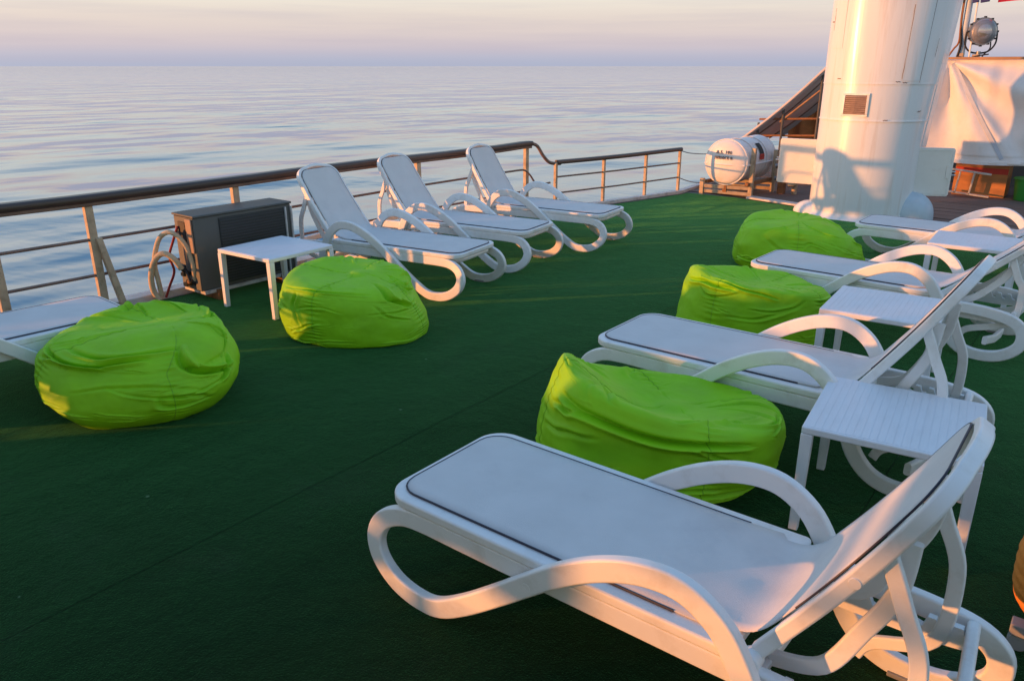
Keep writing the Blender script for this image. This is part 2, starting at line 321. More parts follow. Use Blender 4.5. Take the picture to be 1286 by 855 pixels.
# ------------------------------------------------------------------ ship's railing
rail = empty('ship_railing', (-6.1, 2, 0), 0, 'long brown-capped steel railing along the sea side of the deck', 'railing')
def rel(o, root):
    # keep world placement when the root Empty sits elsewhere
    o.parent = root; o.matrix_parent_inverse = Matrix.Translation(-Vector(root.location)) if root.rotation_euler.z == 0 else (Matrix.Translation(root.location) @ root.rotation_euler.to_matrix().to_4x4()).inverted(); return o
def rp(b, name, m, root, **k): return rel(b.build(name, m, None, **k), root)
zt = .875
capx = lambda y: -6.08 + .012 * math.sin(y * 1.9) + .008 * math.sin(y * 5.1 + 1)
p = [(capx(y / 2), y / 2, zt + .006 * math.sin(y * .8)) for y in range(-26, 17)]
p += [(-6.06, 8.14, zt)]
p = [(x, y_, z + .002) for x, y_, z in p]
rp(MB().ribbon(p, .115, .060, lat=(1, 0, 0), rnd_=.42), 'cap_rail', 'cap', rail)
rp(MB().ribbon([(x, y, z - .045) for x, y, z in p], .06, .03, lat=(1, 0, 0), rnd_=.3), 'cap_flat_bar', 'midrail', rail)
drop = cr_path([(-6.06, 8.10, zt - .01), (-6.06, 8.20, zt - .012), (-6.04, 8.27, zt - .05), (-6.0, 8.33, zt - .16), (-5.96, 8.40, zt - .245), (-5.92, 8.47, .605), (-5.88, 8.56, .60)], 6)
rp(MB().tube(drop, .022, 12), 'bend', 'midrail', rail)
low = cr_path([(-5.90, 8.50, .62), (-5.60, 9.55, .625), (-5.30, 10.86, .64)], 6)
rp(MB().ribbon(low, .08, .055, lat=(.97, .24, 0), rnd_=.45), 'low_cap_rail', 'cap', rail)
for z in (.56, .285):
    rp(MB().tube([(-6.1 + .006 * math.sin(y), y, z + .006 * math.sin(y * 1.3)) for y in range(-13, 8)] + [(-6.1, 7.45, z)] + cr_path([(-6.08, 7.9, z), (-6.06, 8.02, z - .01), (-6.03, 8.10, z - .08), (-6.0, 8.16, z - .17), (-5.97, 8.26, z - .20), (-5.93, 8.4, z - .195)] if z > .5 else [(-6.08, 7.9, z), (-6.06, 8.0, z)], 5), .0125, 8), 'middle_rail', 'midrail', rail)
for z in (.43, .22):
    rp(MB().tube([(-5.90, 8.50, z), (-5.60, 9.55, z + .004), (-5.30, 10.86, z + .01)], .0115, 8), 'low_middle_rail', 'midrail', rail)
for y in (-9.0, -7.8, -6.6, -5.4, -4.2, -3.0, -1.8, -.4, .75, 1.95, 2.63, 3.88, 5.0, 6.14, 7.35, 8.1):
    rp(MB().box(-6.125, -6.075, y - .03, y + .03, .05, zt - .05), 'post', 'post', rail, bevel=.005)
q = MB().beam((-6.07, 2.655, .57), (-6.02, 2.735, .05), .045, .045); rp(q, 'brace', 'post', rail, bevel=.004)
for x, y in ((-5.90, 8.48), (-5.67, 9.30), (-5.47, 10.12), (-5.30, 10.84)):
    rp(MB().box(x - .02, x + .02, y - .02, y + .02, .035, .615), 'post', 'post', rail, bevel=.004)
rp(MB().tube(cr_path([(-5.30, 10.86, .62), (-5.2, 11.0, .575), (-5.0, 11.25, .56), (-4.85, 11.5, .60)], 6), .008, 6), 'slack_cable', 'bolt', rail)
rp(MB().tube(cr_path([(-5.30, 10.86, .22), (-5.15, 11.0, .155), (-4.98, 11.15, .15), (-4.85, 11.3, .2)], 6), .008, 6), 'slack_cable', 'bolt', rail)

# ------------------------------------------------------------------ sun lounger
def side_path(sgn):
    P = [(.30, .316, 0), (.12, .316, 0), (.02, .304, .1), (-.055, .262, .35), (-.085, .19, .6), (-.055, .115, .8), (.03, .055, .95), (.14, .032, 1), (.24, .045, 1), (.36, .115, 1), (.50, .22, 1), (.62, .315, 1),
         (.74, .405, 1), (.87, .48, 1), (1.0, .525, 1), (1.12, .525, 1), (1.22, .465, 1), (1.285, .37, 1), (1.33, .27, 1), (1.38, .15, 1), (1.46, .065, 1), (1.57, .032, 1), (1.70, .05, .9), (1.79, .12, .7), (1.80, .21, .5), (1.74, .275, .3), (1.62, .305, .1), (1.45, .316, 0), (1.2, .316, 0), (.8, .316, 0), (.55, .316, 0)]
    return cr_path([(s, sgn * (.300 + .044 * k), z) for s, z, k in P], 5, True)
def make_lounger(back_deg, LB=.76):
    root = empty('sun_lounger', (0, 0, 0), 0, 'white lounger', 'sun lounger', 'white sun loungers on the deck')
    for sg in (-1, 1):
        MB().ribbon(side_path(sg), .038, .072, closed=True, rnd_=.24).build('side_frame', 'plastic', root, smooth=60)
        for s in (.15, 1.57):
            MB().box(s - .045, s + .045, sg * .338 - .022, sg * .338 + .022, 0, .016).build('foot_pad', 'foot', root, bevel=.003)
        MB().tube([(.62, sg * .31, .31), (.62, sg * .364, .31)], .016, 12).build('bolt_cap', 'plastic', root)
    # seat bed: slab with rounded foot end and rolled front
    poly = round_rect(-.05, 1.25, -.322, .322, [.02, .11, .11, .02], 10)
    sb = MB().prism(poly, .350, .386).build('seat_frame', 'plastic', root, bevel=.008, seg=3)
    MB().prism(round_rect(-.03, .3, -.265, .265, [.02, .10, .10, .02], 10), .306, .349).build('front_roll', 'plastic', root, bevel=.022, seg=3)
    poly = round_rect(-.03, .03, -.265, .265, .02)
    for s in (.5, .9, 1.3): MB().box(s - .02, s + .02, -.275, .275, .285, .311).build('crossbar', 'plastic', root, bevel=.004)
    al = R(back_deg); hx, hz = 1.28, .385
    d = Vector((math.cos(al), 0, math.sin(al))); nrm = Vector((-math.sin(al), 0, math.cos(al)))
    def bp(t, y, h=0):    # point on the back: t metres up, bowed slightly rearwards
        bow = -.012 * math.sin(math.pi * min(t / LB, 1))
        return Vector((hx, 0, hz)) + d * t + nrm * (bow + h) + Vector((0, y, 0))
    # backrest outline ring (frame) swept on a bowed sheet
    def half(t): return .278 - .022 * (t / LB)
    def outline(inset, r=.13, n=7, t0=.0):
        pts = []; T = LB - inset
        for i in range(15): t = t0 + (T - r - t0) * i / 14; pts.append((t, -(half(t) - inset)))
        w = half(T - r) - inset
        for i in range(1, n + 1): a = R(90 * i / n); pts.append((T - r + r * math.sin(a), -(w - r) - r * math.cos(a)))
        for i in range(1, 7):
            y_ = -(w - r) + 2 * (w - r) * i / 7; pts.append((T + .02 * (1 - (y_ / (w - r)) ** 2), y_))
        return pts + [(t, -y) for t, y in pts[21::-1]]
    o_out = outline(0); o_in = outline(.030, .10)
    th = .042
    def sheetring(h0, h1):
        b = MB(); n = len(o_out); vs = []
        for (t, y), (t2, y2) in zip(o_out, o_in): vs += [bp(t, y, h1), bp(t2, y2, h1), bp(t2, y2, h0), bp(t, y, h0)]
        fs = []
        for i in range(n - 1):
            for j in range(4): fs.append((4 * i + j, 4 * i + (j + 1) % 4, 4 * (i + 1) + (j + 1) % 4, 4 * (i + 1) + j))
        fs.append((0, 1, 2, 3)); k = 4 * (n - 1); fs.append((k, k + 1, k + 2, k + 3)); return b.add(vs, fs)
    sheetring(-th, .0).build('backrest_frame', 'plastic', root, bevel=.007, seg=3, smooth=45)
    for t in (.04, .42): MB().add([bp(t + dt, y, h) for dt in (0, .05) for y in (-.245, .245) for h in (-.04, -.018)], [(0, 1, 3, 2), (4, 6, 7, 5), (0, 4, 5, 1), (2, 3, 7, 6), (0, 2, 6, 4), (1, 5, 7, 3)]).build('backrest_rib', 'plastic', root, bevel=.004)
    # sling: one sheet from the foot end over the hinge to the head
    prof = [(-.022, .3895), (.3, .3895), (.7, .3895), (1.05, .3895), (1.15, .3905)]
    m1 = bp(.16, 0, .0035); m0 = Vector((1.245, 0, .3955)); mm = bp(.055, 0, .007)
    path = cr_path([(s, 0, z) for s, z in prof] + [m0, mm, m1], 6)
    path += [bp(.16 + (LB - .032 - .16) * i / 12, 0, .003) for i in range(1, 13)]
    cum = [0]
    for a, c_ in zip(path[:-1], path[1:]): cum.append(cum[-1] + (c_ - a).length)
    TT = cum[-1]
    def at(sv):
        for i in range(len(cum) - 1):
            if cum[i + 1] >= sv: f = (sv - cum[i]) / (cum[i + 1] - cum[i]); return path[i].lerp(path[i + 1], f)
        return path[-1]
    NY = 12; NS = 90
    def hw(sv):
        w = .276 if sv < 1.2 else .276 - .028 - .022 * min(1, (sv - 1.2) / .75)
        for e, r in ((sv, .09), (TT - sv, .09)):
            if e < r: w -= r - math.sqrt(max(0, r * r - (r - e) ** 2))
        return w
    svs = [TT * i / NS for i in range(NS + 1)]; svs = sorted(set(svs + [.005, .012, .025, .045, TT - .005, TT - .012, TT - .025, TT - .045]))
    vs = []
    for sv in svs:
        c_ = at(sv); w = hw(sv); sag = .004 * math.sin(math.pi * min(max(sv / TT, 0), 1))
        for j in range(NY + 1):
            y_ = -w + 2 * w * j / NY; kk = 1 - (y_ / (w + .001)) ** 2; cr_ = math.exp(-((sv - 1.22) / .09) ** 2) * .0022 * math.sin(y_ * 34 + sv * 9)
            vs.append(c_ + Vector((0, y_, -sag * kk + cr_)))
    fs = [(i * (NY + 1) + j, i * (NY + 1) + j + 1, (i + 1) * (NY + 1) + j + 1, (i + 1) * (NY + 1) + j) for i in range(len(svs) - 1) for j in range(NY)]
    sling = MB().add(vs, fs).build('sling', 'fabric', root, smooth=180)
    so_ = sling.modifiers.new('solid', 'SOLIDIFY'); so_.thickness = .003
    n1 = [vs[i * (NY + 1)] for i in range(len(svs))]; n2 = [vs[i * (NY + 1) + NY] for i in range(len(svs))]
    seg1 = [k for k, sv in enumerate(svs) if sv < 1.10]; seg2 = [k for k, sv in enumerate(svs) if sv > 1.45]
    U = Vector((0, 0, .001))
    ring = [n1[k] + U for k in seg1[::-1]] + [n2[k] + U for k in seg1]
    MB().tube(ring, .0038, 6).build('seat_piping', 'piping', root)
    ring = [n1[k] + nrm * .001 for k in seg2] + [n2[k] + nrm * .001 for k in seg2[::-1]]
    MB().tube(ring, .0030, 6).build('back_piping', 'piping', root)
    for sg in (-1, 1):
        MB().tube([(hx + .01, sg * .262, hz - .03), (hx + .01, sg * .312, hz - .03)], .03, 16).build('hinge_knuckle', 'plastic', root, bevel=.004)
        c1 = bp(.36, sg * (half(.36)), -.026)
        MB().tube([c1, c1 + Vector((0, sg * .0025, 0))], .015, 20).build('screw_cap', 'plastic', root, bevel=.0015)
        # curved prop under the back and the toothed rack it sits in
        a = bp(.50, sg * .19, -.05); c2 = bp(.36, sg * .19, -.10)
        dx = a.x - hx
        pth = cr_path([a, c2 + Vector((.015, 0, 0)), (hx + dx * .62 + .05, sg * .19, hz + (a.z - hz) * .30), (hx + .10 + dx * .2, sg * .19, hz - .03), (hx + .03, sg * .19, hz - .075)], 7)
        MB().ribbon(pth, .022, .046, rnd_=.3).build('prop_arm', 'plastic', root)
        pth = cr_path([bp(.46, sg * .235, -.03), bp(.46, sg * .235, -.03) + Vector((.05, 0, -.12)), (hx + dx * .8 + .13, sg * .235, hz + (a.z - hz) * .25), (hx + dx * .7 + .14, sg * .235, .25), (hx + .20, sg * .235, .16), (hx + .16, sg * .235, .10)], 7)
        MB().ribbon(pth, .020, .042, rnd_=.3).build('prop_strut', 'plastic', root)
        pr_ = [(1.28, .27)]
        for i in range(6): s0 = 1.33 + i * .06; pr_ += [(s0, .315), (s0 + .012, .285), (s0 + .03, .28), (s0 + .04, .315)]
        pr_ += [(1.70, .315), (1.72, .25), (1.6, .235), (1.3, .235)]
        b = MB(); n = len(pr_); b.add([(s, sg * .25 - .011, z) for s, z in pr_] + [(s, sg * .25 + .011, z) for s, z in pr_], [tuple(range(n)), tuple(range(n, 2 * n))[::-1]] + [(i, (i + 1) % n, n + (i + 1) % n, n + i) for i in range(n)])
        b.build('toothed_rack', 'plastic', root, smooth=0)
    MB().ribbon([(hx + .03, -.19, hz - .075), (hx + .035, 0, hz - .08), (hx + .03, .19, hz - .075)], .03, .04, lat=(1, 0, 0)).build('prop_bar', 'plastic', root)
    MB().ribbon([(1.60, -.30, .12), (1.63, -.15, .10), (1.64, 0, .095), (1.63, .15, .10), (1.60, .30, .12)], .03, .055, lat=(1, 0, 0)).build('rear_crossbar', 'plastic', root)
    MB().ribbon([(1.72, -.285, .30), (1.74, 0, .30), (1.72, .285, .30)], .035, .05, lat=(1, 0, 0)).build('rear_bar', 'plastic', root)
    return root
def place(o, x, y, deg, label): o.location = (x, y, 0); o.rotation_euler = (0, 0, R(deg)); o['label'] = label; return o
l62 = place(make_lounger(59, .70), -1.80, 1.94, 0, 'nearest large white lounger filling the lower right, back raised steeply')
l56 = place(make_lounger(57, .76), -2.10, 3.78, 0, 'white lounger behind the nearest one, its foot end next to the front lime bean bag')
l50 = place(make_lounger(42, .78), -2.10, 6.00, -2, 'white lounger on the right between the second and third lime bean bags')
l4 = place(copy_tree(l50), -1.92, 8.14, -1, 'farthest white lounger on the right, in front of the funnel base')
l38 = place(make_lounger(55, .70), -4.14, 4.78, 188.5, 'white lounger by the railing nearest the square table and air conditioner')
lB = place(copy_tree(l38), -4.27, 5.84, 188, 'middle one of the three white loungers facing away from the railing')
l41 = place(make_lounger(58, .69), -4.17, 7.0, 186.5, 'farthest of the three white loungers at the railing, by the rail bend')
lD = place(copy_tree(l38), -4.90, 2.13, 267, 'white lounger cut off by the left edge behind the big bean bag')

# ------------------------------------------------------------------ side tables
def make_table():
    root = empty('side_table', (0, 0, 0), 0, 'table', 'side table', 'square white plastic side tables')
    w, h, t = .312, .47, .034
    MB().prism(round_rect(-w, w, -w, w, .012, 3), h - t, h - .004).build('table_top', 'table', root, bevel=.005)
    for i in range(21):
        x = -w + .016 + i * (2 * w - .032) / 21
        MB().box(x + .0005, x + (2 * w - .032) / 21 - .0005, -w + .014, w - .014, h - .0045, h - .0028).build('slat', 'table', root, smooth=0)
    for sx in (-1, 1):
        for sy in (-1, 1):
            b = MB(); a, c_ = .045, .036; x1, y1 = sx * w, sy * w
            vs = [(x1, y1, h - t), (x1 - sx * a, y1, h - t), (x1 - sx * a, y1 - sy * a, h - t), (x1, y1 - sy * a, h - t), (x1, y1, 0), (x1 - sx * c_, y1, 0), (x1 - sx * c_, y1 - sy * c_, 0), (x1, y1 - sy * c_, 0)]
            b.add(vs, [(0, 1, 2, 3), (4, 7, 6, 5), (0, 4, 5, 1), (1, 5, 6, 2), (2, 6, 7, 3), (3, 7, 4, 0)]).build('leg', 'table', root, bevel=.004)
    return root
t1 = place(make_table(), -.535, 3.23, 7, 'square white table between the two nearest loungers')
t2 = place(copy_tree(t1), -.97, 4.86, 4, 'square white table in the middle of the right-hand loungers, seen through an armrest')
t3 = place(copy_tree(t1), -.86, 7.22, 3, 'farthest square white table, at the right edge beyond the other tables')
t4 = place(copy_tree(t1), -5.15, 3.58, 3, 'square white table in front of the air conditioner by the railing')

# ------------------------------------------------------------------ bean bags
def smooth(t): t = min(max(t, 0), 1); return t * t * (3 - 2 * t)
def pspl(vals, u):
    vals = np.array(vals, float); n = len(vals); x = (u % 1) * n; i = np.floor(x).astype(int) % n; t = x - np.floor(x)
    a, b_, c_, d = vals[(i - 1) % n], vals[i], vals[(i + 1) % n], vals[(i + 2) % n]
    return .5 * (2 * b_ + (c_ - a) * t + (2 * a - 5 * b_ + 4 * c_ - d) * t * t + (3 * b_ - a - 3 * c_ + d) * t ** 3)
def sm01(t): t = np.clip(t, 0, 1); return t * t * (3 - 2 * t)
def bag_surface(size, rim, base, plan, pinch, hollow, bulge, NU, NV, sh=.90):
    A, B_, Hh = size; u, v = np.meshgrid(np.arange(NU) / NU, np.linspace(0, 1, NV))
    az = 2 * np.pi * u; hr = pspl(rim, u); rb = pspl(base, u); pl = pspl(plan, u); ca, sa = np.cos(az), np.sin(az)
    sup = (np.abs(ca) ** 2.4 + np.abs(sa) ** 2.4) ** (-1 / 2.4) * pl
    t1 = v / .10; r1 = rb * (.6 + .4 * t1); z1 = .02 * t1 ** 2
    t2 = np.clip((v - .10) / .52, 0, 1); z2 = .02 + (hr - .02) * t2
    r2 = rb * (1 - t2) + sh * t2 + bulge * .3 * np.sin(np.pi * t2 ** .85) ** .8
    t3 = np.clip((v - .62) / .38, 0, 1); r3 = sh * np.cos(t3 ** .9 * np.pi / 2) ** .85
    z3 = hr + .09 * np.sin(np.clip(t3 * 2.1, 0, 1) * np.pi / 2) - (hollow + (hr - np.mean(rim))) * sm01((t3 - .10) / .8)
    r = np.where(v < .10, r1, np.where(v < .62, r2, r3)); z = np.where(v < .10, z1, np.where(v < .62, z2, z3))
    x, y = sup * r * ca, sup * r * sa; k = sm01((v - .58) / .4)
    return u, v, np.stack([(x + pinch[0] * k) * A, (y + pinch[1] * k) * B_, z * Hh], -1)
def creases_field(u, v, P, seed, extra, strength=1):
    rg = np.random.RandomState(seed); C = []
    for _ in range(10): u0 = rg.rand(); C.append((u0, rg.uniform(.58, .70), u0 + rg.uniform(-.09, .09), rg.uniform(.78, .97), rg.uniform(.006, .016), rg.uniform(.008, .017), rg.uniform(-.03, .03)))
    for _ in range(7): u0 = rg.rand(); C.append((u0, rg.uniform(.30, .60), u0 + rg.uniform(.06, .2) * rg.choice([-1, 1]), rg.uniform(.3, .62), rg.uniform(.004, .011), rg.uniform(.010, .02), rg.uniform(-.05, .05)))
    for _ in range(16): u0 = rg.rand(); v0 = rg.uniform(.12, .28); C.append((u0, v0, u0 + rg.uniform(.04, .12) * rg.choice([-1, 1]), v0 + rg.uniform(-.04, .05), rg.uniform(.004, .009), rg.uniform(.006, .012), rg.uniform(-.015, .015)))
    for _ in range(52): u0 = rg.rand(); v0 = rg.uniform(.15, .9); C.append((u0, v0, u0 + rg.uniform(-.05, .05), v0 + rg.uniform(-.06, .06), rg.uniform(.0015, .0045), rg.uniform(.004, .007), rg.uniform(-.015, .015)))
    C += [tuple(c) + ((.0,) if len(c) == 6 else ()) for c in extra]
    d = np.zeros_like(u); MU, MV = 3.0, 1.5
    for ua, va, ub, vb, amp, wd, bow in C:
        ex, ey = (ub - ua) * MU, (vb - va) * MV; L2 = ex * ex + ey * ey + 1e-9; Ln = np.sqrt(L2)
        du = (((u - ua + .5) % 1) - .5) * MU; dv = (v - va) * MV
        t = (du * ex + dv * ey) / L2; tc = np.clip(t, 0, 1)
        s = (du * ey - dv * ex) / Ln + bow * MU * np.sin(np.pi * tc) + .006 * np.sin(tc * 11 + ua * 30)
        w = wd * 1.05; end = np.where((t < 0) | (t > 1), (np.abs(t - tc) * Ln / w) ** 2, 0); tp = np.sin(np.pi * np.clip(tc * .92 + .04, 0, 1)) ** .6
        d += amp * strength * tp * np.exp(-end) * (-np.exp(-(s / w) ** 2) + .75 * np.exp(-((s - 1.9 * w) / (1.3 * w)) ** 2) + .25 * np.exp(-((s + 2 * w) / (1.6 * w)) ** 2))
    return d

def bean_bag(loc, rz, size, seed, rim, base, plan, pinch=(0, 0), hollow=.12, bulge=.42, lab='', creases=(), strength=1, sh=.90):
    """rim/base/plan: shoulder height, bottom radius, plan radius by azimuth, 8 steps from local +X counter-clockwise"""
    root = empty('bean_bag', loc, R(rz), lab, 'bean bag', 'lime green bean bags')
    NU, NV = 300, 190; sd = Vector((seed * 7.3, seed * 3.1, seed * 5.7))
    u, v, P = bag_surface(size, rim, base, plan, pinch, hollow, bulge, NU, NV, sh)
    tu = np.roll(P, -1, 1) - np.roll(P, 1, 1); tv = np.zeros_like(P); tv[1:-1] = P[2:] - P[:-2]; tv[0] = P[1] - P[0]; tv[-1] = P[-1] - P[-2]
    n = np.cross(tu, tv); n /= np.maximum(np.linalg.norm(n, axis=-1, keepdims=True), 1e-9)
    d = creases_field(u, v, P, seed, creases, strength)
    SE = [.07 + seed * .031 + .25 * i for i in range(4)]
    for us in SE:
        du = np.abs(((u - us + .5) % 1) - .5) * 3; d += -.004 * np.exp(-(du / .02) ** 2) + np.exp(-(du / .06) ** 2) * .0025 * np.sin(v * 150 + seed * 3 + 2 * np.sin(v * 23 + us * 9))
    flat = P.reshape(-1, 3); nn = np.empty(len(flat))
    for k in range(len(flat)):
        p = Vector(flat[k]); nn[k] = .030 * noise.noise(p * 2.6 + sd) + .009 * noise.noise(Vector((p.x * 7, p.y * 7, p.z * 11)) + sd) + .0016 * noise.noise(p * 28 + sd)
    d += nn.reshape(u.shape)
    d *= sm01(v / .05) * (1 - sm01((v - .955) / .04))
    Q = P + n * d[..., None]; Q[..., 2] = np.maximum(Q[..., 2], .002); vs = [tuple(q) for q in Q.reshape(-1, 3)]
    fs = [(j * NU + i, j * NU + (i + 1) % NU, (j + 1) * NU + (i + 1) % NU, (j + 1) * NU + i) for j in range(NV - 1) for i in range(NU)]
    fs.append(tuple(range(NU))[::-1])
    o = MB().add(vs, fs).build('bag_cover', 'bean', root, smooth=180)
    for us in SE:
        i = int((us % 1) * NU); MB().tube([vs[j * NU + i] for j in range(4, int(NV * .90))], .0022, 5).build('seam', 'seam', root)
    return root
# azimuth order seen by the photographer (rz = 38): 0 right, .25 away, .5 left, .75 towards
bean_bag((-4.159, 1.933, 0), 38, (.564, .470, .503), 1, sh=.80, rim=[.62, .80, .90, .84, .74, .68, .62, .58], base=[.60, .8, .8, .70, .56, .72, .80, .68], plan=[1.08, .95, 1, 1, 1.04, .98, 1, 1.02], pinch=(.26, .14), hollow=-.06, bulge=.66, strength=1.5,
         lab='largest lime bean bag, far left beside the cut-off lounger', creases=((.56, .66, .80, .74, .026, .016, -.02), (.60, .74, .86, .82, .022, .014, -.02), (.58, .60, .74, .66, .014, .012, .01), (.97, .50, .86, .80, .035, .02, .03), (.93, .44, .99, .60, .02, .014, 0)))
b2_ = bean_bag((-4.219, 3.52, 0), 38, (.52, .486, .439), 12, sh=.84, rim=[.66, .80, .92, .96, .92, .86, .76, .66], base=[1.0, .85, .8, .8, .80, .84, .90, 1.0], plan=[1, 1, 1, 1, 1, 1, 1, 1.02], pinch=(.1, .05), hollow=-.05, bulge=.24, strength=1.2,
         lab='lime bean bag standing beside the square table near the railing', creases=((.92, .52, .86, .84, .035, .02, .02), (.66, .30, .64, .60, .018, .012, .01), (.60, .62, .82, .72, .014, .014, .01), (.62, .20, .70, .36, .014, .01, 0)))
bean_bag((-1.449, 2.985, 0), 38, (.563, .469, .445), 23, sh=.88, rim=[.68, .67, .72, .96, 1.32, 1.16, .94, .78], base=[.60, .8, .85, .9, .98, .92, .80, .64], plan=[1.06, 1, 1, 1, .98, 1, 1.02, 1.06], pinch=(.12, .16), hollow=.28, bulge=.32, strength=1.3,
         lab='lime bean bag next to the nearest lounger, tall at its left with a hollow top', creases=((.58, .56, .83, .58, .034, .018, -.01), (.76, .56, .96, .34, .016, .010, -.02), (.56, .50, .62, .54, .02, .012, 0), (.66, .22, .92, .20, .014, .012, .01), (.60, .28, .80, .27, .012, .010, .0), (.74, .68, .90, .80, .02, .014, .03), (.80, .84, .95, .72, .018, .014, -.03)))
bean_bag((-1.887, 5.203, 0), 38, (.505, .406, .43), 34, sh=.90, rim=[.74, .82, .86, .94, 1.08, 1.02, .92, .80], base=[.9, .85, .85, .95, 1.10, 1.02, .95, .92], plan=[1, 1, 1, 1, 1, 1, 1, 1], strength=1.2, pinch=(.1, .1), hollow=.16, bulge=.12,
         lab='lime bean bag second from the front in the right-hand row', creases=((.52, .56, .66, .60, .028, .014, .01), (.97, .62, .86, .58, .022, .014, .01), (.62, .66, .76, .58, .014, .012, 0)))
bean_bag((-2.33, 7.37, 0), 38, (.628, .43, .452), 45, sh=.80, rim=[.58, .80, .96, .94, .80, .84, .80, .68], base=[.9, .85, .85, .85, .80, .85, .9, .9], plan=[1, 1, 1, 1, 1, 1, 1, 1], pinch=(0, .1), hollow=-.08, bulge=.38,
         lab='farthest lime bean bag, at the foot of the white funnel', creases=((.52, .26, .80, .28, .026, .014, -.01), (.97, .30, .84, .24, .022, .012, .01), (.98, .42, .88, .60, .018, .012, 0)))

# ------------------------------------------------------------------ air conditioner
AX, AY = -5.93, 3.21
ac = empty('air_conditioner', (AX, AY, 0), R(0), 'weathered outdoor air conditioner unit with loose hoses beside the railing', 'air conditioner')
MB().box(-.02, .26, 0, .92, .09, .68).build('casing', 'ac', ac, bevel=.008)
MB().box(-.035, .275, -.006, .925, .682, .70).build('casing_lid', 'ac', ac, bevel=.005)
MB().box(.262, .268, .22, .84, .12, .655).build('coil_backing', 'fin', ac)
for i in range(22):
    z = .135 + i * .0235
    MB().box(.269, .277, .225, .835, z, z + .007).build('grille_bar', 'grill', ac, smooth=0)
for y0 in (.845, .905): MB().box(.268, .285, y0, y0 + .014, .10, .66).build('corner_strip', 'curb', ac, bevel=.002)
MB().box(.05, .15, -.012, -.002, .48, .64).build('open_panel', 'dark', ac)
MB().box(.16, .245, -.014, -.002, .40, .67).build('cover_plate', 'louvre', ac, bevel=.004)
for y0 in (.12, .75): MB().box(-.05, .30, y0, y0 + .05, .0, .088).build('mounting_foot', 'rust', ac, bevel=.004)
MB().box(-.03, .27, .02, .9, .062, .0885).build('base_tray', 'curb', ac)
cx_, cy_ = .06, -.11
def hz_(pts): return cr_path([(cx_ + .79 * u, cy_ + .62 * u + dy, z) for u, z, dy in pts], 8)
MB().tube(hz_([(.135, .17, .03), (.165, .30, 0), (.125, .47, 0), (.03, .565, 0), (-.06, .53, 0), (-.115, .42, 0), (-.14, .30, .0), (-.13, .17, 0), (-.12, .05, 0)]), .019, 12).build('hose', 'hose', ac)
MB().tube(hz_([(.07, .27, 0), (.055, .35, -.03), (.0, .40, -.04), (-.06, .385, -.04), (-.115, .31, -.04), (-.145, .20, -.04), (-.14, .09, -.04), (-.10, .02, -.04)]), .023, 12).build('hose', 'hose', ac)
for u, z in ((.07, .27), (.135, .17)): MB().tube([(cx_ + .79 * u, cy_ + .62 * u, z), (cx_ + .79 * u + .01, cy_ + .62 * u + .06, z - .05)], .016, 10).build('coupling', 'dark', ac)
MB().tube(cr_path([(.06, -.02, .60), (.03, -.06, .48), (.0, -.09, .36), (.02, -.08, .24), (-.01, -.12, .12), (-.02, -.16, .03)], 8), .010, 8).build('cable', 'red', ac)
MB().tube([(.10, -.035, .29), (.17, -.04, .17)], .013, 8).build('valve', 'dark', ac)
for x, z in ((.08, .20), (.15, .15), (.10, .12)): MB().box(x - .025, x + .025, -.05, -.004, z, z + .03).build('fitting', 'rust', ac, bevel=.004)

# ------------------------------------------------------------------ funnel
FX, FY = -2.66, 10.68
fun = empty('funnel', (FX, FY, 0), 0, 'tall white painted ship funnel with louvre and open hatches', 'funnel')
lx, ly = math.cos(R(20)), math.sin(R(20))     # widening direction as seen from the deck
def fring(u, z, gr=0):
    a = 2 * math.pi * u; x, y = math.cos(a), math.sin(a); r = .60 + gr; w = max(0, z - .9)
    k = max(0, x * lx + y * ly); return Vector((r * x + lx * k * .085 * w, r * y + ly * k * .085 * w, z))
MB().grid(lambda u, v: fring(u, 0 + 1.18 * v) + Vector((0, 0, 0)), 96, 12, True, True).build('lower_drum', 'steelwhite', fun)
MB().grid(lambda u, v: fring(u, 1.183 + .42 * v, .002), 96, 6, True, True).build('middle_drum', 'steelwhite', fun)
def up_drum(u, v):
    z = 1.605 + 3.4 * v; p = fring(u, z, .006); n = noise.noise(Vector((u * 14, z * .8, 2))) * .010; return p + Vector((p.x, p.y, 0)).normalized() * n
MB().grid(up_drum, 120, 26, True, True).build('upper_drum', 'steelwhite', fun)
for z in (1.185, 1.605): MB().grid(lambda u, v: fring(u, z + .012 * v - .006, .010), 96, 2, True, True).build('weld_band', 'steelwhite', fun, smooth=0)
def strip(name, u0, u1, z0, z1, gr, m):
    b = MB(); n = max(3, int((u1 - u0) * 200)); nz_ = 8
    b.grid(lambda u, v: fring(u0 + (u1 - u0) * u, z0 + (z1 - z0) * v, gr), n, nz_); b.grid(lambda u, v: fring(u0 + (u1 - u0) * u, z0 + (z1 - z0) * v, gr - .012), n, nz_)
    return b.build(name, m, fun)
cu = lambda deg: (deg % 360) / 360
fc = 284      # azimuth facing the camera
strip('doubler_plate', cu(fc + 24), cu(fc + 42), 1.64, 4.9, .017, 'steelwhite')
strip('doubler_plate', cu(fc - 62), cu(fc - 44), 2.0, 4.9, .014, 'steelwhite')
for dg, z0, z1 in ((23.4, 1.66, 2.45), (42.8, 1.62, 4.8), (56, 1.9, 2.1), (-63, 2.2, 2.45)):
    b = MB(); pts = [fring(cu(fc + dg + .5 * noise.noise(Vector((z * 5, dg, 0)))), z0 + (z1 - z0) * z / 12, .016) for z in range(13)]
    b.tube(pts, .005, 5, rad=[.0012 + .0035 * abs(noise.noise(Vector((i * .9, dg, 1)))) for i in range(13)]).build('rusty_joint', 'crack', fun)
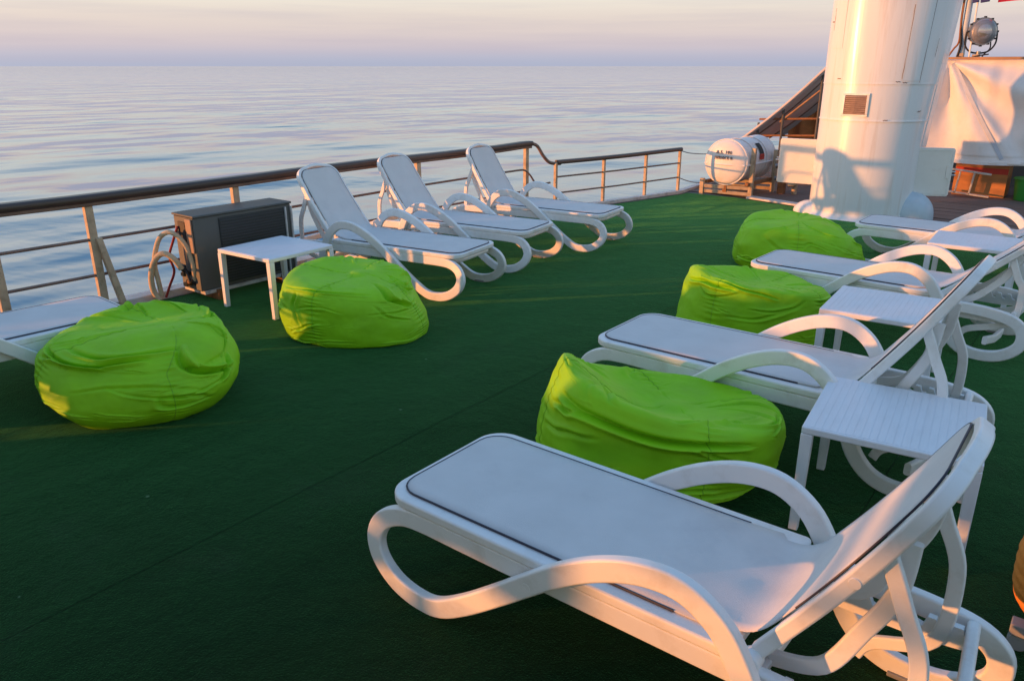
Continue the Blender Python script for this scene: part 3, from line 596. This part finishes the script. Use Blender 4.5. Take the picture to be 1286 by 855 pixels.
for k, (dg, z) in enumerate([(-70, 2.3), (18, 1.63), (25, 1.62), (-45, 1.66), (12, 1.20), (50, 1.3)]):
    pts = [fring(cu(fc + dg + i * .9), z + .004 * math.sin(i * 2.1 + k), .012) for i in range(6)]; MB().tube(pts, .0035, 5).build('rust_chip', 'crack', fun)
# louvre
va = fc - 19
def vpt(dx, z, off=.0):
    p = fring(cu(va + math.degrees(dx * 1.2 / .6)), z, .0); n = Vector((p.x, p.y, 0)).normalized(); return p + n * off
b = MB()
for z0, z1 in ((1.475, 1.50), (1.235, 1.26)): b.add([vpt(dx, z, o) for z in (z0, z1) for dx in (-.125, .125) for o in (0, .022)], [(0, 1, 3, 2), (4, 6, 7, 5), (0, 4, 5, 1), (2, 3, 7, 6), (0, 2, 6, 4), (1, 5, 7, 3)])
for x0, x1 in ((-.126, -.104), (.104, .126)): b.add([vpt(dx, z, o) for z in (1.2605, 1.4745) for dx in (x0, x1) for o in (0, .021)], [(0, 1, 3, 2), (4, 6, 7, 5), (0, 4, 5, 1), (2, 3, 7, 6), (0, 2, 6, 4), (1, 5, 7, 3)])
lv = b.build('louvre_frame', 'steelwhite', fun, bevel=.003)
MB().add([vpt(dx, z, .008) for z in (1.26, 1.475) for dx in (-.104, 0, .104)], [(0, 1, 4, 3), (1, 2, 5, 4)]).build('louvre_back', 'dark', lv)
for i in range(9):
    z = 1.268 + i * .0232
    MB().add([vpt(dx, z + dz, o) for dz, o in ((0, .021), (.0145, .012)) for dx in (-.103, 0, .103)] + [vpt(dx, z + dz - .003, o) for dz, o in ((0, .021), (.0145, .010)) for dx in (-.103, 0, .103)], [(0, 1, 4, 3), (1, 2, 5, 4), (6, 9, 10, 7), (7, 10, 11, 8), (0, 6, 7, 1), (1, 7, 8, 2)]).build('slat', 'louvre', lv, smooth=0)
# skirt and flared foot at the base
MB().grid(lambda u, v: fring(u, .075 * v, .05 * (1 - v) ** 2 + .004), 96, 6, True).build('base_flange', 'steelwhite', fun)
def lobe(u, v):
    a = 2 * math.pi * u; t = v; r = (.235 * math.sqrt(max(0, 1 - t ** 2.6))) if t < 1 else 0
    return Vector((.56 + r * 1.35 * math.cos(a) * 1.0, .05 + r * 1.2 * math.sin(a), .34 * t))
MB().grid(lobe, 32, 12, True, True).build('base_fairing', 'paleblue', fun)
def lobe2(u, v):
    a = 2 * math.pi * u; r = .20 * math.sqrt(max(0, 1 - v ** 2)); return Vector((-.50 + r * 1.25 * math.cos(a), -.22 + r * math.sin(a), .16 * v))
MB().grid(lobe2, 28, 8, True, True).build('base_fairing', 'steelwhite', fun)
def hatch(name, x0, x1, y0, y1, z0, z1, m='panelwhite'):
    # door leaf standing open, from (x0,y0) to (x1,y1)
    a = Vector((x0, y0, 0)); c_ = Vector((x1, y1, 0)); d = (c_ - a); Ln = d.length; ang = math.atan2(d.y, d.x)
    mt = Matrix.Translation(Vector((x0 - FX, y0 - FY, z0))) @ Matrix.Rotation(ang, 4, 'Z') @ Matrix.Rotation(R(90), 4, 'X')
    h = MB().prism(round_rect(0, Ln, 0, z1 - z0, .03, 4), -.018, .018, mt).build(name, m, fun, bevel=.006)
    rim = MB(); 
    rim.tube([mt @ Vector(q) for q in ((.03, .03, .02), (Ln - .03, .03, .02), (Ln - .03, z1 - z0 - .03, .02), (.03, z1 - z0 - .03, .02))], .0045, 6, closed=True); rim.build('edge_bead', m, h)
    for zz in (.12, z1 - z0 - .12):
        MB().tube([mt @ Vector((-.02, zz - .03, .0)), mt @ Vector((-.02, zz + .03, .0))], .014, 8).build('hinge', 'bolt', h)
    return h, mt, Ln
hr_, mt, Ln = hatch('hatch_door', -2.24, -1.71, 10.72, 10.98, .275, .86)
MB().add([mt @ Vector(q) for q in ((Ln - .07, .22, .019), (Ln - .03, .22, .019), (Ln - .03, .38, .019), (Ln - .07, .38, .019), (Ln - .07, .22, .03), (Ln - .03, .22, .03), (Ln - .03, .38, .03), (Ln - .07, .38, .03))], [(0, 3, 2, 1), (4, 5, 6, 7), (0, 1, 5, 4), (1, 2, 6, 5), (2, 3, 7, 6), (3, 0, 4, 7)]).build('latch', 'panelwhite', hr_, bevel=.002)
MB().tube([mt @ Vector((Ln, .26, 0)), mt @ Vector((Ln + .05, .26, 0))], .008, 8).build('handle', 'alu', hr_)
MB().tube([mt @ Vector((Ln, .30, 0)), mt @ Vector((Ln + .045, .30, 0))], .008, 8).build('handle', 'alu', hr_)
hl_, mt, Ln = hatch('hatch_door', -3.22, -3.80, 10.86, 10.80, .295, .885)
MB().tube([mt @ Vector((Ln, .30, 0)), mt @ Vector((Ln + .04, .30, 0))], .012, 8).build('handle', 'alu', hl_)
MB().tube([mt @ Vector((Ln, .33, 0)), mt @ Vector((Ln + .03, .33, 0))], .009, 8).build('handle', 'alu', hl_)
# ventilation duct beside the funnel
b = MB(); dz = [(.80, -2.31, .15), (1.74, -2.28, .19), (4.6, -2.10, .22)]
rings = []
for z, x, w in dz: rings += [Vector((x - FX, 11.34 - FY, z)), Vector((x - FX + w, 11.34 - FY, z)), Vector((x - FX + w, 11.62 - FY, z)), Vector((x - FX, 11.62 - FY, z))]
b.add(rings, [(0, 3, 2, 1), (8, 9, 10, 11)] + [(4 * k + j, 4 * k + (j + 1) % 4, 4 * k + 4 + (j + 1) % 4, 4 * k + 4 + j) for k in range(2) for j in range(4)]); b.build('side_duct', 'steelwhite', fun, bevel=.01)
MB().tube([Vector((-2.075 - FX, 11.0 - FY, 1.68)), Vector((-2.11 - FX, 11.0 - FY, 2.7)), Vector((-2.14 - FX, 11.0 - FY, 4.4))], .013, 8).build('stay_rod', 'dark', fun)
MB().tube([Vector((-2.075 - FX, 11.0 - FY, 1.66)), Vector((-2.075 - FX, 11.0 - FY, 1.72))], .022, 8).build('rod_shackle', 'dark', fun)
MB().tube(cr_path([Vector((-2.08 - FX, 11.0 - FY, 1.68)), Vector((-2.2 - FX, 10.98 - FY, 1.62)), Vector((-2.35 - FX, 10.95 - FY, 1.64))], 5), .004, 5).build('wire', 'bolt', fun)
MB().tube([Vector((-2.29 - FX, 10.98 - FY, .80)), Vector((-2.25 - FX, 10.98 - FY, .90)), Vector((-2.19 - FX, 10.98 - FY, .905))], .018, 8).build('elbow_pipe', 'bolt', fun)

# ------------------------------------------------------------------ life raft canister on its cradle
RX, RY, RZ = -4.62, 10.95, .49; RL = 1.05; ra = R(88)
rf = empty('life_raft_canister', (RX, RY, RZ), ra - R(0), 'white life raft canister with dark print on its end, lying on a rusty cradle', 'life raft')
def cap(u, v):
    a = 2 * math.pi * u
    if v < .18: t = v / .18; x = -.07 * math.cos(t * math.pi / 2) ; r = .31 * math.sin(t * math.pi / 2) ** .8
    elif v > .82: t = (1 - v) / .18; x = RL + .07 * math.cos(t * math.pi / 2); r = .31 * math.sin(t * math.pi / 2) ** .8
    else: x = RL * (v - .18) / .64; r = .31 + (.012 if x < .12 or x > RL - .12 else 0) + .004 * math.cos(x * 60) * (1 if .2 < x < RL - .2 else 0)
    return Vector((x, r * math.cos(a), r * math.sin(a)))
MB().grid(cap, 48, 60, True, True).build('shell', 'raft', rf, smooth=60)
# halves' flange, straps
for sy in (-1, 1): MB().ribbon([(x, sy * .322, -.03) for x in (0, RL / 2, RL)], .03, .02, lat=(0, 1, 0)).build('flange', 'raft', rf)
b = MB(); b.tube([(-.072, y, -.03) if abs(y) < .2 else (-.03, y, -.03) for y in (-.31, -.2, -.1, 0, .1, .2, .31)], .010, 6); b.build('split_line', 'raft', rf)
MB().tube([(.01, .322 * math.cos(a * math.pi / 20), .322 * math.sin(a * math.pi / 20)) for a in range(40)], .012, 8, closed=True).build('end_rim', 'raft', rf)
for x in (.30, .72): MB().ribbon([(x, .319 * math.cos(a * math.pi / 20), .319 * math.sin(a * math.pi / 20)) for a in range(40)], .035, .006, lat=(1, 0, 0), closed=True).build('strap', 'raft', rf)
MB().grid(lambda u, v: Vector((.48 + .14 * u, -.318 * math.cos(R(10 + 40 * v)), .318 * math.sin(R(10 + 40 * v)))), 6, 6).build('dark_label', 'dark', rf)
MB().box(.44, .56, -.335, -.315, .02, .10).build('buckle', 'redprint', rf, bevel=.003)
def text(body, size, mtx, m, parent, name='lettering', space=1, ext=.001):
    cu_ = bpy.data.curves.new(name, 'FONT'); cu_.body = body; cu_.size = size; cu_.extrude = ext; cu_.align_x = 'CENTER'; cu_.align_y = 'CENTER'; cu_.space_character = space; cu_.resolution_u = 2
    t = bpy.data.objects.new('tmp', cu_); col.objects.link(t); dg = bpy.context.evaluated_depsgraph_get(); dg.update()
    me = bpy.data.meshes.new_from_object(t.evaluated_get(dg)); bpy.data.objects.remove(t); me.materials.clear(); me.materials.append(M[m]); me.transform(mtx)
    o = bpy.data.objects.new(name, me); col.objects.link(o); o.parent = parent; return o
# end face looks along local -X; text plane: right = local... seen from -X, right is -Y
tm = Matrix(((0, 0, -1, 0), (-1, 0, 0, 0), (0, 1, 0, 0), (0, 0, 0, 1)))
text('A.S. 106', .062, Matrix.Translation((-.070, .01, .145)) @ tm, 'print', rf, space=1.15, ext=.006)
text('SERVICE 8', .062, Matrix.Translation((-.078, .01, .065)) @ tm, 'print', rf, space=1.0, ext=.006)
crd = empty('raft_cradle', (RX, RY, 0), 0, 'low orange-brown steel cradle holding the white life raft canister', 'cradle')
for (xa, ya), (xb, yb) in (((-.33, -.02), (.36, .12)), ((-.28, .75), (.40, .90))):
    MB().beam((xa, ya, .13), (xb, yb, .13), .05, .05).build('cross_beam', 'post', crd, bevel=.004)
    MB().beam((xa, ya, .06), (xb, yb, .045), .04, .05).build('cross_beam', 'post', crd, bevel=.004)
for xa, ya, zz in ((-.33, -.02, .24), (.36, .12, .70), (-.28, .75, .24), (.40, .90, .62)):
    MB().box(xa - .03, xa + .03, ya - .03, ya + .03, -.005, zz).build('upright', 'post', crd, bevel=.004)
for xa in (-.29, .33): MB().beam((xa, .02, .19), (xa + .04, .85, .19), .05, .05).build('side_beam', 'rust', crd, bevel=.004)
MB().box(-.03, .03, .02, .07, .06, .19).build('chock', 'rust', crd)
# rack with odds and ends right of the raft
rk = empty('pipe_stand', (-4.05, 11.75, 0), 0, 'rusty upright pipe with a bent hose beside the raft canister', 'pipe stand')
MB().box(-.05, .05, -.05, .05, -.005, .74).build('upright', 'rust', rk, bevel=.005)
MB().tube([(.19, .02, .0), (.19, .02, .62)], .04, 12).build('pipe', 'post', rk)
MB().tube(cr_path([(.19, -.03, .36), (.24, -.06, .33), (.26, -.06, .24), (.2, -.06, .16), (.12, -.06, .14)], 6), .03, 10).build('bent_hose', 'hose', rk)
MB().tube([(-.10, -.05, .40), (.10, -.05, .44)], .035, 10).build('fitting', 'bolt', rk)
MB().tube([(-.10, -.05, .22), (.08, -.05, .24)], .03, 10).build('fitting', 'bolt', rk)

# ------------------------------------------------------------------ grey sloping awning on the port side
aw = empty('grey_awning', (-4.5, 12.8, 0), 0, 'dark grey awning sloping down to the sea behind the life raft', 'awning')
def awn(u, v):
    x = .62 - 1.35 * u; z = 1.83 - 1.22 * u - .05 * math.sin(u * math.pi) - .02 * math.sin(v * 18) * math.sin(u * math.pi)
    return Vector((x, v * 3.2, z))
o = MB().grid(awn, 20, 40).build('cloth', 'awning', aw, smooth=180); sm = o.modifiers.new('s', 'SOLIDIFY'); sm.thickness = .02
MB().ribbon([awn(i / 12, 0) + Vector((0, -.01, .005)) for i in range(13)], .03, .035).build('front_hem', 'awnedge', aw)
for v in (.12, .45, .8): MB().tube([awn(i / 10, v) + Vector((0, 0, -.03)) for i in range(11)], .016, 8).build('bow', 'midrail', aw)
for x, z in ((-.44, .93), (-.05, 1.22), (.5, 1.68)): MB().tube([(x, .10, 0), (x, .10, z)], .02, 8).build('pole', 'steel', aw)
for z in (.72, .98): MB().tube([(-.45, .15, z), (.62, .15, z + .05)], .016, 8).build('cross_tube', 'rust', aw)
MB().tube([(-.1, .12, .95), (.6, .12, 1.55)], .014, 8).build('brace', 'brownwood', aw)
def curtain(u, v): return Vector((-.42 + 1.1 * u, 1.5 + .05 * math.sin(u * 22), .0 + (.72 + .86 * u) * v))
MB().grid(curtain, 50, 4).build('back_curtain', 'cardboard', aw, smooth=180)

# ------------------------------------------------------------------ white canvas screen, its rail, things below it
cv = empty('canvas_screen', (-2.45, 13.0, 0), 0, 'white canvas sheet hung from a wooden rail, with radiating folds', 'canvas screen')
def canv(u, v):
    x = -.05 + 4.2 * u; z = 1.88 - 1.37 * v + .02 * u * 2
    fan = 0
    ax, az_ = .13, 1.88; dx, dz_ = x - ax, az_ - z; an = math.atan2(dx, max(dz_, .001)); rr = math.hypot(dx, dz_)
    fan = .085 * min(1, rr / .5) * math.sin(an * 9 + .6) * math.exp(-max(0, rr - .3) * .5)
    y = -.06 * v + fan + .055 * noise.noise(Vector((x * 2.4, z * 2, 5))) + .012 * noise.noise(Vector((x * 8, z * 3, 1)))
    y += -.045 * math.exp(-((an - .66) / .05) ** 2) * min(1, rr)
    y += .03 * math.sin((z * 2.2 + x * 1.2) * 5) * smooth((x - .6) / .8)
    if v > .93: y += .01
    return Vector((x - .05 * v * (1 - u) * -1, y, z - .02 * math.sin(u * 9) * v))
o = MB().grid(canv, 220, 90).build('sheet', 'canvas', cv, smooth=180); sm = o.modifiers.new('s', 'SOLIDIFY'); sm.thickness = .006
def cvp(x, z):   # canvas point by place
    return canv((x + .05) / 4.2, (1.88 - z) / 1.37)
b = MB(); pts = [cvp(.19 + .80 * t, 1.84 - 1.26 * t) + Vector((0, -.012, 0)) for t in [i / 30 for i in range(31)]]
b.ribbon(pts, .05, .006, lat=(.84, 0, .54)).build('hem_tape', 'stripe', cv)
MB().ribbon([cvp(i * .25, .53) + Vector((0, -.006, -.01)) for i in range(0, 17)], .006, .05, lat=(0, 1, 0)).build('bottom_hem', 'canvas', cv)
MB().beam((-.05, .02, 1.905), (4.2, .02, 1.90), .05, .035).build('top_rail', 'brownwood', cv, bevel=.005)
for x in (.0, 1.9, 3.9): MB().tube([(x, .06, 0), (x, .06, 1.9)], .02, 8).build('post', 'post', cv)
# boxes
def carton(name, x0, x1, y0, y1, h, lab, m='cardboard', band=True, base=0.0):
    r = empty(name, ((x0 + x1) / 2, y0, base), 0, lab, 'box'); w = (x1 - x0) / 2
    MB().box(-w, w, 0, y1 - y0, 0.004, h).build('box_body', m, r, bevel=.004)
    if band: MB().box(-w + .01, w - .003, -.004, -.001, h - .17, h - .09).build('red_band', 'redprint', r)
    MB().box(-w - .003, w + .003, (y1 - y0) / 2 - .02, (y1 - y0) / 2 + .02, h + .001, h + .003).build('tape', 'brownwood', r); return r
c1 = carton('cardboard_box', -2.02, -1.34, 13.25, 13.7, .50, 'wide cardboard carton with red printed band under the canvas')
MB().box(-.30, .33, -.004, -.001, .455, .485).build('red_band', 'redprint', c1)
MB().box(-.05, .33, -.006, -.001, .38, .41).build('red_band', 'redprint', c1)
carton('cardboard_box', -1.02, -.55, 13.55, 13.95, .46, 'plain brown carton at the right edge behind the green bin', band=False)
bn = empty('green_bin', (-1.06, 13.25, 0), 0, 'bright green plastic bin under the right end of the canvas', 'bin')
b = MB(); b.grid(lambda u, v: Vector(((.16 + .03 * v) * math.cos(2 * math.pi * u), (.16 + .03 * v) * math.sin(2 * math.pi * u), .003 + .30 * v)), 32, 8, True, True).build('tub', 'greenbin', bn)
MB().tube([(.195 * math.cos(a * math.pi / 16), .195 * math.sin(a * math.pi / 16), .30) for a in range(32)], .012, 8, closed=True).build('rim', 'greenbin', bn)
ld = empty('step_ladder', (-2.08, 13.03, 0), 0, 'small aluminium step ladder lying on its side before the cartons', 'ladder')
MB().beam((0, 0, .395), (.56, 0, .345), .05, .025).build('stile', 'alu', ld, bevel=.003)
MB().beam((.02, 0, .07), (.58, 0, .03), .05, .025).build('stile', 'alu', ld, bevel=.003)
for x in (.165, .35): MB().beam((x, 0, .375 - x * .08), (x - .03, 0, .065 - x * .06), .022, .05, up=(0, 1, 0)).build('rung', 'alu', ld, bevel=.002)
# wheelhouse roof details: mast, searchlight, yard
ms = empty('signal_mast', (-2.28, 13.5, 1.9), 0, 'pale mast with cables and small blue crosstree above the canvas', 'mast')
MB().tube([(.02, 0, 0), (.0, 0, 1.5), (-.02, 0, 3.2)], .045, 14).build('pole', 'paleblue', ms)
MB().tube(cr_path([(-.02, -.06, .02), (.0, -.06, .2), (-.045, -.05, .5), (-.055, -.05, 1.0), (-.06, -.05, 2.2)], 6), .016, 8).build('cable', 'dark', ms)
MB().tube(cr_path([(-.14, -.05, .03), (-.08, -.05, .14), (-.03, -.05, .24), (-.045, -.06, .55), (-.05, -.07, 1.4)], 6), .013, 8).build('cable', 'rust', ms)
MB().tube([(.14, -.08, -.04), (.12, -.08, 1.0), (.10, -.08, 2.2)], .012, 8).build('antenna_rod', 'panelwhite', ms)
for x0, x1 in ((-.17, -.07), (.06, .14), (.16, .27)): MB().beam((x0, -.09, .76), (x1, -.09, .775), .04, .045).build('crosstree', 'blue', ms, bevel=.006)
MB().beam((-.24, -.07, .80), (.36, -.07, .80), .03, .015).build('yard', 'steelwhite', ms)
for x, z in ((-.18, .03), (.02, .05), (.22, .03)): MB().box(x - .05, x + .04, -.06, .03, .0, z + .03).build('base_fitting', 'post', ms, bevel=.008)
MB().tube(cr_path([(.0, -.08, .03), (.1, -.1, .0), (.25, -.08, .04), (.38, -.06, .06)], 6), .010, 6).build('cable', 'dark', ms)
sr = empty('searchlight', (-2.02, 13.45, 1.9), R(28), 'round searchlight with studded rim beside the mast', 'searchlight')
def drum(u, v):
    a = 2 * math.pi * u; prof_ = [(-.06, .0), (-.045, .10), (-.02, .15), (0, .165), (.0, .185), (.05, .19), (.09, .17), (.16, .13), (.2, .0)]
    x = v * (len(prof_) - 1); i = min(int(x), len(prof_) - 2); t = x - i; yy = prof_[i][0] * (1 - t) + prof_[i + 1][0] * t; r = prof_[i][1] * (1 - t) + prof_[i + 1][1] * t
    return Vector((r * math.cos(a), yy, .365 + r * math.sin(a)))
MB().grid(drum, 40, 33, True).build('lamp_housing', 'bolt', sr, smooth=35)
MB().grid(lambda u, v: Vector((.166 * v * math.cos(2 * math.pi * u), -.008 - .055 * (1 - v * v), .365 + .166 * v * math.sin(2 * math.pi * u))), 40, 10, True).build('lens', 'lens', sr, smooth=180)
for k in range(12): a = k * math.pi / 6; MB().box(.19 * math.cos(a) - .012, .19 * math.cos(a) + .012, .0, .05, .365 + .19 * math.sin(a) - .012, .365 + .19 * math.sin(a) + .012).build('stud', 'dark', sr)
MB().tube(cr_path([(-.2, .05, .365), (-.2, .05, .2), (-.1, .05, .09), (.1, .05, .09), (.2, .05, .2), (.2, .05, .365)], 6), .012, 8).build('yoke', 'dark', sr)
MB().tube([(0, .05, 0), (0, .05, .1)], .03, 10).build('stem', 'bolt', sr)
MB().tube(cr_path([(.15, .1, .25), (.16, .1, .14), (.06, .02, .05), (.04, 0, .0)], 6), .009, 6).build('cable', 'dark', sr)
fl = empty('red_flag', (-1.5, 13.5, 2.62), 0, 'red flag with its lower edge just showing at the top right', 'flag')
MB().grid(lambda u, v: Vector((-.42 + 1.0 * u, .05 * math.sin(u * 9), .02 * math.sin(u * 6) + .55 * v + .02)), 30, 6).build('flag_cloth', 'flag', fl, smooth=180)
MB().tube([(.58, 0, -.7), (.58, 0, .7)], .015, 8).build('staff', 'steelwhite', fl)
# wheelhouse below the mast
wh = empty('deck_house', (0, 14.4, 0), 0, 'low deckhouse roof edge behind the white canvas', 'deckhouse')
MB().box(-2.5, 4.3, 0, 3.2, 1.82, 1.895).build('roof', 'steelwhite', wh, bevel=.01)
MB().box(-2.35, 4.2, .3, 3.1, 0, 1.818).build('wall', 'ac', wh)

# ------------------------------------------------------------------ right edge: trolley
tr = empty('luggage_trolley', (.0, 2.95, 0), R(0), 'small trolley with grey castors and an orange bundle, cut off by the right edge', 'trolley')
for x, y in ((0.03, -.30), (.05, .22), (.40, -.30), (.40, .22)):
    MB().box(x - .03, x + .05, y - .028, y + .028, .06, .10).build('castor_fork', 'foot', tr, bevel=.004)
    MB().tube([(x, y - .018, .032), (x, y + .018, .032)], .032, 16).build('castor_wheel', 'foot', tr, bevel=.004)
MB().box(.09, .5, -.36, .30, .101, .125).build('platform', 'foot', tr, bevel=.005)
def bund(u, v):
    a = 2 * math.pi * u; z = .127 + .36 * v; r = .15 * (1 - abs(2 * v - 1) ** 3.2) ** .5 if 0 < v < 1 else 0
    r *= 1 + .010 * math.sin(z * 160) + .03 * noise.noise(Vector((math.cos(a) * 2, math.sin(a) * 2, z * 6)))
    return Vector((.120 + r * 1.0 * math.cos(a), -.28 + r * math.sin(a), z))
MB().grid(bund, 40, 60, True).build('bundle', 'orange', tr, smooth=60)

# ------------------------------------------------------------------ out of view: one more lounger, and pieces added to block the sun
sup = empty('aft_sun_blocker', (0, -6, 0), 0, 'unseen canvas roof and side curtains, added to block and shape the low sun', 'awning')
def curtain_(x, y0, y1, z0, z1): return lambda u, v: Vector((x + .03 * math.sin((y0 + (y1 - y0) * u) * 7), y0 + (y1 - y0) * u + 6, z0 + (z1 - z0) * v + .02 * math.sin(u * 12) * (1 - v)))
for a_ in ((-6.0, -2.7, -4.1, .45, 2.35), (-6.02, -2.75, -5.0, .03, .22), (-6.0, -4.1, -5.6, 1.02, 2.35), (-6.0, -5.6, -9.5, .1, 2.35)):
    MB().grid(curtain_(*a_), 50, 5).build('sun_block_curtain', 'canvas', sup, smooth=180)  # added unseen; stepped hems let the low sun through only in patches
MB().grid(lambda u, v: Vector((-6.05 + 12.1 * u, 5.0 - 8.5 * v, 2.36 + .35 * math.sin(math.pi * u) + .03 * math.sin(v * 20))), 40, 30).build('shade_roof_cloth', 'canvas', sup, smooth=180)  # unseen roof added to cut sky light on the foreground
for x in (-6.05, 0.9, 6.05):
    for y in (5.0, 1.0, -3.5): MB().tube([(x, y, 0), (x, y, 2.36 + .35 * math.sin(math.pi * (x + 6.05) / 12.1))], .025, 8).build('pole', 'steelwhite', sup)
wc = empty('rail_sun_blocker', (-6.03, -1.8, 0), 0, 'unseen white cloth added along the aft railing to block the low sun', 'sun blocker')
MB().grid(lambda u, v: Vector((.02 * math.sin(u * 15), .95 - 1.85 * u, .06 + (.54 + .03 * math.sin(u * 9)) * v)), 40, 6).build('cloth', 'canvas', wc, smooth=180)  # added unseen; height set so low sun passes only above it
bx_ = copy_tree(b2_); bx_.location = (-5.67, .55, 0); bx_['label'] = 'unseen lime bean bag added between the railing and a lounger to block low sun'  # added out of view to shade the sun streaks on the deck
lE = place(copy_tree(l62), -4.95, -.15, 267, 'white lounger further aft at the railing, outside the photograph')
